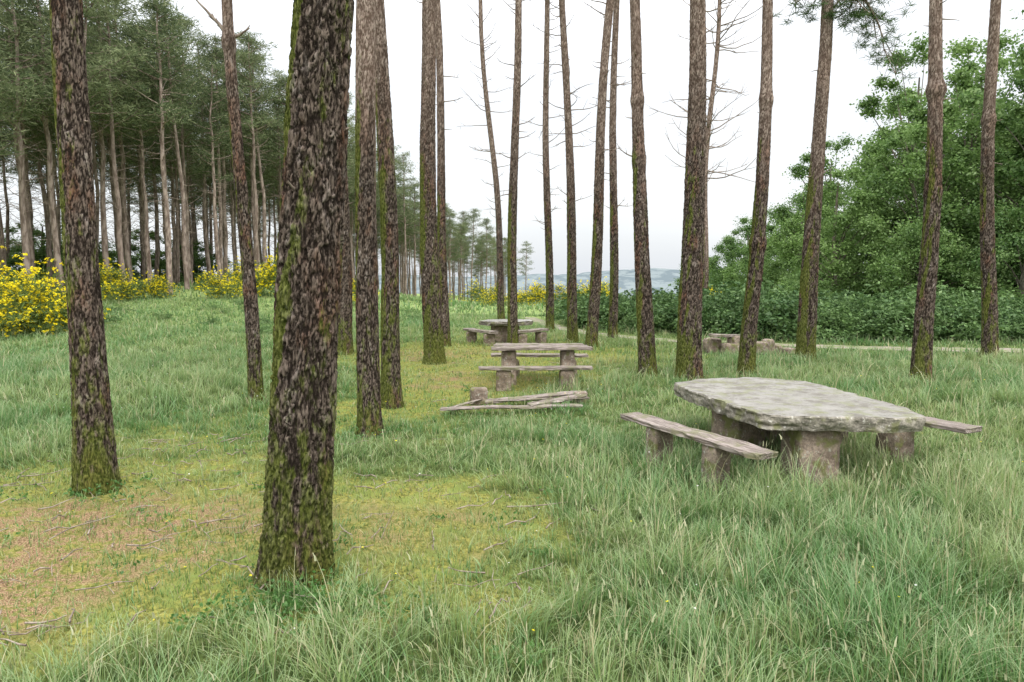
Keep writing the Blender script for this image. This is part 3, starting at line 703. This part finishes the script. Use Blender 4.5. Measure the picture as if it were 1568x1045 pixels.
def slab_part(name, parent, outline, z0, th, seed, m, rough=.025):
    P = np.array(outline, float); P = np.vstack([P, P[:1]])
    s = np.r_[0, np.cumsum(np.linalg.norm(np.diff(P, axis=0), axis=1))]; n = 360
    u = np.linspace(0, s[-1], n, endpoint=False); Q = np.stack([np.interp(u, s, P[:, k]) for k in (0, 1)], 1)
    for _ in range(8): Q = (np.roll(Q, 1, 0) + 2 * Q + np.roll(Q, -1, 0)) / 4
    c = Q.mean(0); nr = unit(Q - c)
    w = (fbm(u * 2.2, u * 0, seed) - .5) * 3.0 + (fbm(u * 8, u * 0 + 3, seed) - .5) * 2.6
    rings = []
    def ring(f, z, off, zn, sd):
        q = c + (Q - c) * f + nr * (w * rough + off)[:, None] * min(1, f * 1.2)
        zz = z + zn * (fbm(q[:, 0] * 3, q[:, 1] * 3, sd) - .5) * 2
        rings.append(np.c_[q, zz])
    for f in (.02, .3, .6, .85, .94): ring(f, z0, 0 * u, .02, seed + 1)
    m_ = 12
    for k in range(m_ + 1):
        f = k / m_
        chip = .065 * (fbm(u * 9, np.full(n, f * 1.6), seed + 4, 5) - .55) + .035 * (np.abs(vn(u * 5, np.full(n, f * 2.0), seed + 7) - .5) * 2 - .5)
        ring(1, z0 + th * f, chip - .03 * (1 - f) ** 2 - .008 * (f > .95), .006, seed + 5)
    for f in (.985, .96, .9, .82, .72, .6, .46, .32, .18, .08, .01): ring(f, z0 + th + .002, 0 * u, .009, seed + 5)
    V = np.concatenate(rings) - np.array(parent.location); nr_ = len(rings)
    i = np.arange(nr_ - 1)[:, None] * n; j = np.arange(n)[None, :]; k = (j + 1) % n
    acc = Acc(); acc.add(V, np.stack([i + j, i + k, i + n + k, i + n + j], -1).reshape(-1, 4), 0, False)
    me = acc.mesh(name, [m])
    fl = np.zeros(len(me.polygons), bool); fl[(nr_ - 11) * n:] = True; me.polygons.foreach_set('use_smooth', fl)
    return obj(name, me, parent=parent)
def plank_part(name, parent, p0, p1, w, th, seed, m=None, tilt=0.0, taper=0):
    p0 = np.array(p0, float); p1 = np.array(p1, float); L = np.linalg.norm(p1 - p0); d = (p1 - p0) / L
    sd = unit(np.cross(np.array([0, 0, 1.0]), d)); upv = np.cross(d, sd)
    sd2 = sd * math.cos(tilt) + upv * math.sin(tilt); up2 = np.cross(d, sd2)
    n = 40; s = np.r_[0, np.linspace(0.004, .996, n), 1] * L
    b = .008
    prof = np.array([(-w / 2 + b, -th / 2), (w / 2 - b, -th / 2), (w / 2, -th / 2 + b), (w / 2, th / 2 - b), (w / 2 - b, th / 2), (w / 6, th / 2 + .002), (-w / 6, th / 2 - .003), (-w / 2 + b, th / 2), (-w / 2, th / 2 - b), (-w / 2, -th / 2 + b)])
    m_ = len(prof); V = []; at = []; ac = []; ve = []
    for k, sv in enumerate(s):
        f = .9 if k in (0, len(s) - 1) else 1.0
        wob = .02 * (fbm(np.array([sv * 1.5]), np.array([seed * 1.7]), seed)[0] - .5) * 2
        for q, (a, c) in enumerate(prof):
            e = .016 * (fbm(np.array([sv * 8 + q * 3.3]), np.array([seed + q * 1.0]), seed)[0] - .5) * 2
            V.append(p0 + d * (sv + (e * 1.5 if f < 1 else 0)) + sd2 * (a * f * (1 + taper * sv / L) + e + wob) + up2 * (c * f + e * .4 + wob * .5)); at.append(sv); ac.append(a + seed); ve.append(c)
    V = np.array(V) - np.array(parent.location); nn = len(s)
    i = np.arange(nn - 1)[:, None] * m_; j = np.arange(m_)[None, :]; k = (j + 1) % m_
    F = np.stack([i + j, i + k, i + m_ + k, i + m_ + j], -1).reshape(-1, 4)
    cap = lambda o_: [[o_ + 0, o_ + 1, o_ + 2, o_ + 9], [o_ + 9, o_ + 2, o_ + 3, o_ + 8], [o_ + 8, o_ + 3, o_ + 4, o_ + 7], [o_ + 7, o_ + 4, o_ + 5, o_ + 6]]
    F = np.concatenate([F, np.array(cap(0)), np.array(cap((nn - 1) * m_))])
    acc = Acc(['along', 'across', 'vert']); acc.add(V, F, 0, False, along=np.array(at), across=np.array(ac), vert=np.array(ve))
    return obj(name, acc.mesh(name, [m or M_wood]), parent=parent)

tb = empty('stone_picnic_table', (2.85, 7.1, 0))
slab_part('table_top', tb, [(1.92, 7.6), (1.88, 8.0), (2.3, 8.28), (2.98, 8.42), (3.5, 8.1), (3.62, 7.4), (3.76, 6.35), (3.68, 5.98), (3.2, 5.9), (2.6, 5.98), (2.44, 5.98), (2.26, 6.08), (2.14, 6.6), (2.02, 7.0)], .53, .135, 3, M_slab, .028)
rock_part('pedestal_front', tb, .42, .40, .61, 2.80, 6.30, -.08, .1, 11)
rock_part('pedestal_back_left', tb, .46, .40, .61, 2.42, 7.15, -.08, .5, 12)
rock_part('pedestal_back', tb, .45, .4, .61, 3.05, 7.85, -.08, .3, 13)
plank_part('bench_left_seat', tb, (1.27, 7.28, .42), (2.14, 5.60, .41), .25, .05, 5)
rock_part('bench_left_leg_1', tb, .22, .2, .47, 1.50, 6.85, -.07, .4, 14)
rock_part('bench_left_leg_2', tb, .2, .2, .46, 1.86, 6.10, -.07, .4, 15)
plank_part('bench_right_seat', tb, (3.55, 8.2, .43), (4.42, 6.42, .44), .27, .05, 6)
rock_part('bench_right_leg_1', tb, .28, .26, .48, 4.0, 7.0, -.07, .4, 16)
rock_part('bench_right_leg_2', tb, .3, .26, .47, 3.7, 7.8, -.07, .2, 17)
tm = empty('picnic_table', (.5, 12.2, 0))
for k, yy in enumerate((11.95, 12.22, 12.5)):
    plank_part('top_plank_%d' % k, tm, (-.36 + .03 * k, yy, .66), (1.42 - .05 * k, yy + .05, .65), .22, .055, 20 + k)
rock_part('pedestal_left', tm, .26, .5, .68, -.06, 12.2, -.06, .05, 21)
rock_part('pedestal_right', tm, .26, .5, .68, 1.0, 12.25, -.06, -.05, 22)
plank_part('bench_front_seat', tm, (-.56, 11.45, .37), (1.36, 11.55, .37), .22, .05, 24)
plank_part('bench_back_seat', tm, (-.4, 13.0, .42), (1.45, 13.05, .41), .24, .05, 25)
for k, (a, b_) in enumerate([(-.14, 11.5), (.94, 11.55), (0, 13.0), (1.1, 13.0)]): rock_part('bench_leg_%d' % k, tm, .26, .2, .40, a, b_, -.06, .1 * k, 26 + k)
tf = empty('stone_picnic_table', (-.2, 20.4, 0))
slab_part('table_top', tf, [(-1.0, 20.2), (-.7, 20.9), (-.1, 21.1), (.55, 20.9), (.65, 20.3), (.3, 19.8), (-.5, 19.7)], .50, .12, 8, M_slab)
rock_part('pedestal', tf, .8, .7, .56, -.2, 20.4, -.05, .2, 31)
plank_part('bench_left_seat', tf, (-1.35, 20.4, .36), (-.5, 19.1, .36), .28, .07, 32)
plank_part('bench_right_seat', tf, (.1, 19.2, .36), (1.0, 20.1, .38), .28, .07, 33)
for k, (a, b_) in enumerate([(-1.2, 20.2), (-.65, 19.35), (.25, 19.35), (.85, 19.95)]): rock_part('bench_leg_%d' % k, tf, .3, .25, .37, a, b_, -.06, .3 * k, 34 + k)
cb = empty('collapsed_bench', (0, 9.9, 0))
plank_part('plank_1', cb, (-1.0, 9.42, .07), (1.0, 9.62, .08), .09, .03, 41, tilt=.15)
plank_part('plank_2', cb, (-.9, 9.5, .06), (-.45, 10.15, .07), .09, .03, 42, tilt=-.2)
plank_part('plank_3', cb, (-.4, 9.95, .08), (1.15, 10.45, .13), .10, .035, 43, tilt=.3)
plank_part('plank_4', cb, (.25, 9.55, .09), (1.1, 10.3, .12), .11, .035, 46, tilt=.25)
plank_part('plank_5', cb, (-.2, 9.85, .11), (1.15, 10.1, .10), .08, .03, 47, tilt=-.3)
rock_part('stone_1', cb, .26, .22, .27, -.5, 10.2, -.03, .1, 44)
rock_part('stone_2', cb, .18, .16, .18, 1.05, 10.35, -.03, .4, 45)
sb = empty('stone_bench', (6.0, 17.2, 0))
for k, (a, b_, w, d, h, r) in enumerate([(5.5, 17.0, .5, .4, .32, .1), (6.15, 16.9, .45, .4, .36, -.2), (6.6, 17.3, .4, .4, .26, .5), (5.1, 17.3, .4, .35, .42, .3), (5.9, 17.6, .6, .4, .42, 0), (6.9, 17.0, .35, .3, .2, .2), (5.65, 17.1, .4, .35, .5, .4), (6.4, 17.0, .3, .28, .42, .9)]):
    rock_part('stone_%d' % k, sb, w, d, h, a, b_, -.05, r, 51 + k, p=.4, amp=.1)
plank_part('seat_log', sb, (4.95, 17.0, .46), (5.95, 17.15, .42), .2, .07, 58)

# ------------------------------------------------------------------ light, sky, camera
w = bpy.data.worlds.new('World'); scene.world = w; w.use_nodes = True
nt = w.node_tree; nt.nodes.clear(); b = NB(nt)
sky = b.n('ShaderNodeTexSky'); sky.sky_type = 'NISHITA'; sky.sun_disc = False
sky.sun_elevation = math.radians(52); sky.sun_rotation = math.radians(160)
sky.air_density = 1.0; sky.dust_density = 4.0
bg1 = b.n('ShaderNodeBackground'); b.link(sky.outputs[0], bg1.inputs[0]); bg1.inputs[1].default_value = .05
tc = b.n('ShaderNodeTexCoord'); sx = b.n('ShaderNodeSeparateXYZ'); b.link(tc.outputs['Generated'], sx.inputs[0])
cl = b.noise(b.mapping(tc.outputs['Generated'], (1.2, 1.2, 5)), 1.8, 4, .5)
grad = b.ramp(sx.outputs[2], .2, .75)
low = b.mix(b.ramp(sx.outputs[2], -.02, .14), (.80, .835, .875), (.94, .94, .93))
c = b.mix(grad, low, (3.0, 3.0, 3.0))
c = b.mix(1.0, c, b.mix(b.ramp(cl, .3, .7), (.94, .945, .96), (1.03, 1.03, 1.03)), 'MULTIPLY')
bg2 = b.n('ShaderNodeBackground'); b.link(c, bg2.inputs[0]); bg2.inputs[1].default_value = 1.0
ad = b.n('ShaderNodeAddShader'); b.link(bg1.outputs[0], ad.inputs[0]); b.link(bg2.outputs[0], ad.inputs[1])
ow = b.n('ShaderNodeOutputWorld'); b.link(ad.outputs[0], ow.inputs[0])

sun = bpy.data.lights.new('sun', 'SUN'); sun.energy = 1.3; sun.angle = math.radians(30); sun.color = (1, .97, .92)
so = bpy.data.objects.new('sun', sun); scene.collection.objects.link(so)
so.rotation_euler = (math.radians(38), 0, math.radians(20))

cam = bpy.data.cameras.new('camera'); cam.lens = 24; cam.sensor_width = 36; cam.clip_end = 30000; cam.clip_start = .05
co = bpy.data.objects.new('camera', cam); scene.collection.objects.link(co)
co.location = (0, 0, 1.9 + T1(0, 0)); co.rotation_euler = (math.radians(90 - 5.3), 0, 0)
scene.camera = co
scene.view_settings.view_transform = 'Standard'; scene.view_settings.look = 'None'; scene.view_settings.exposure = 0
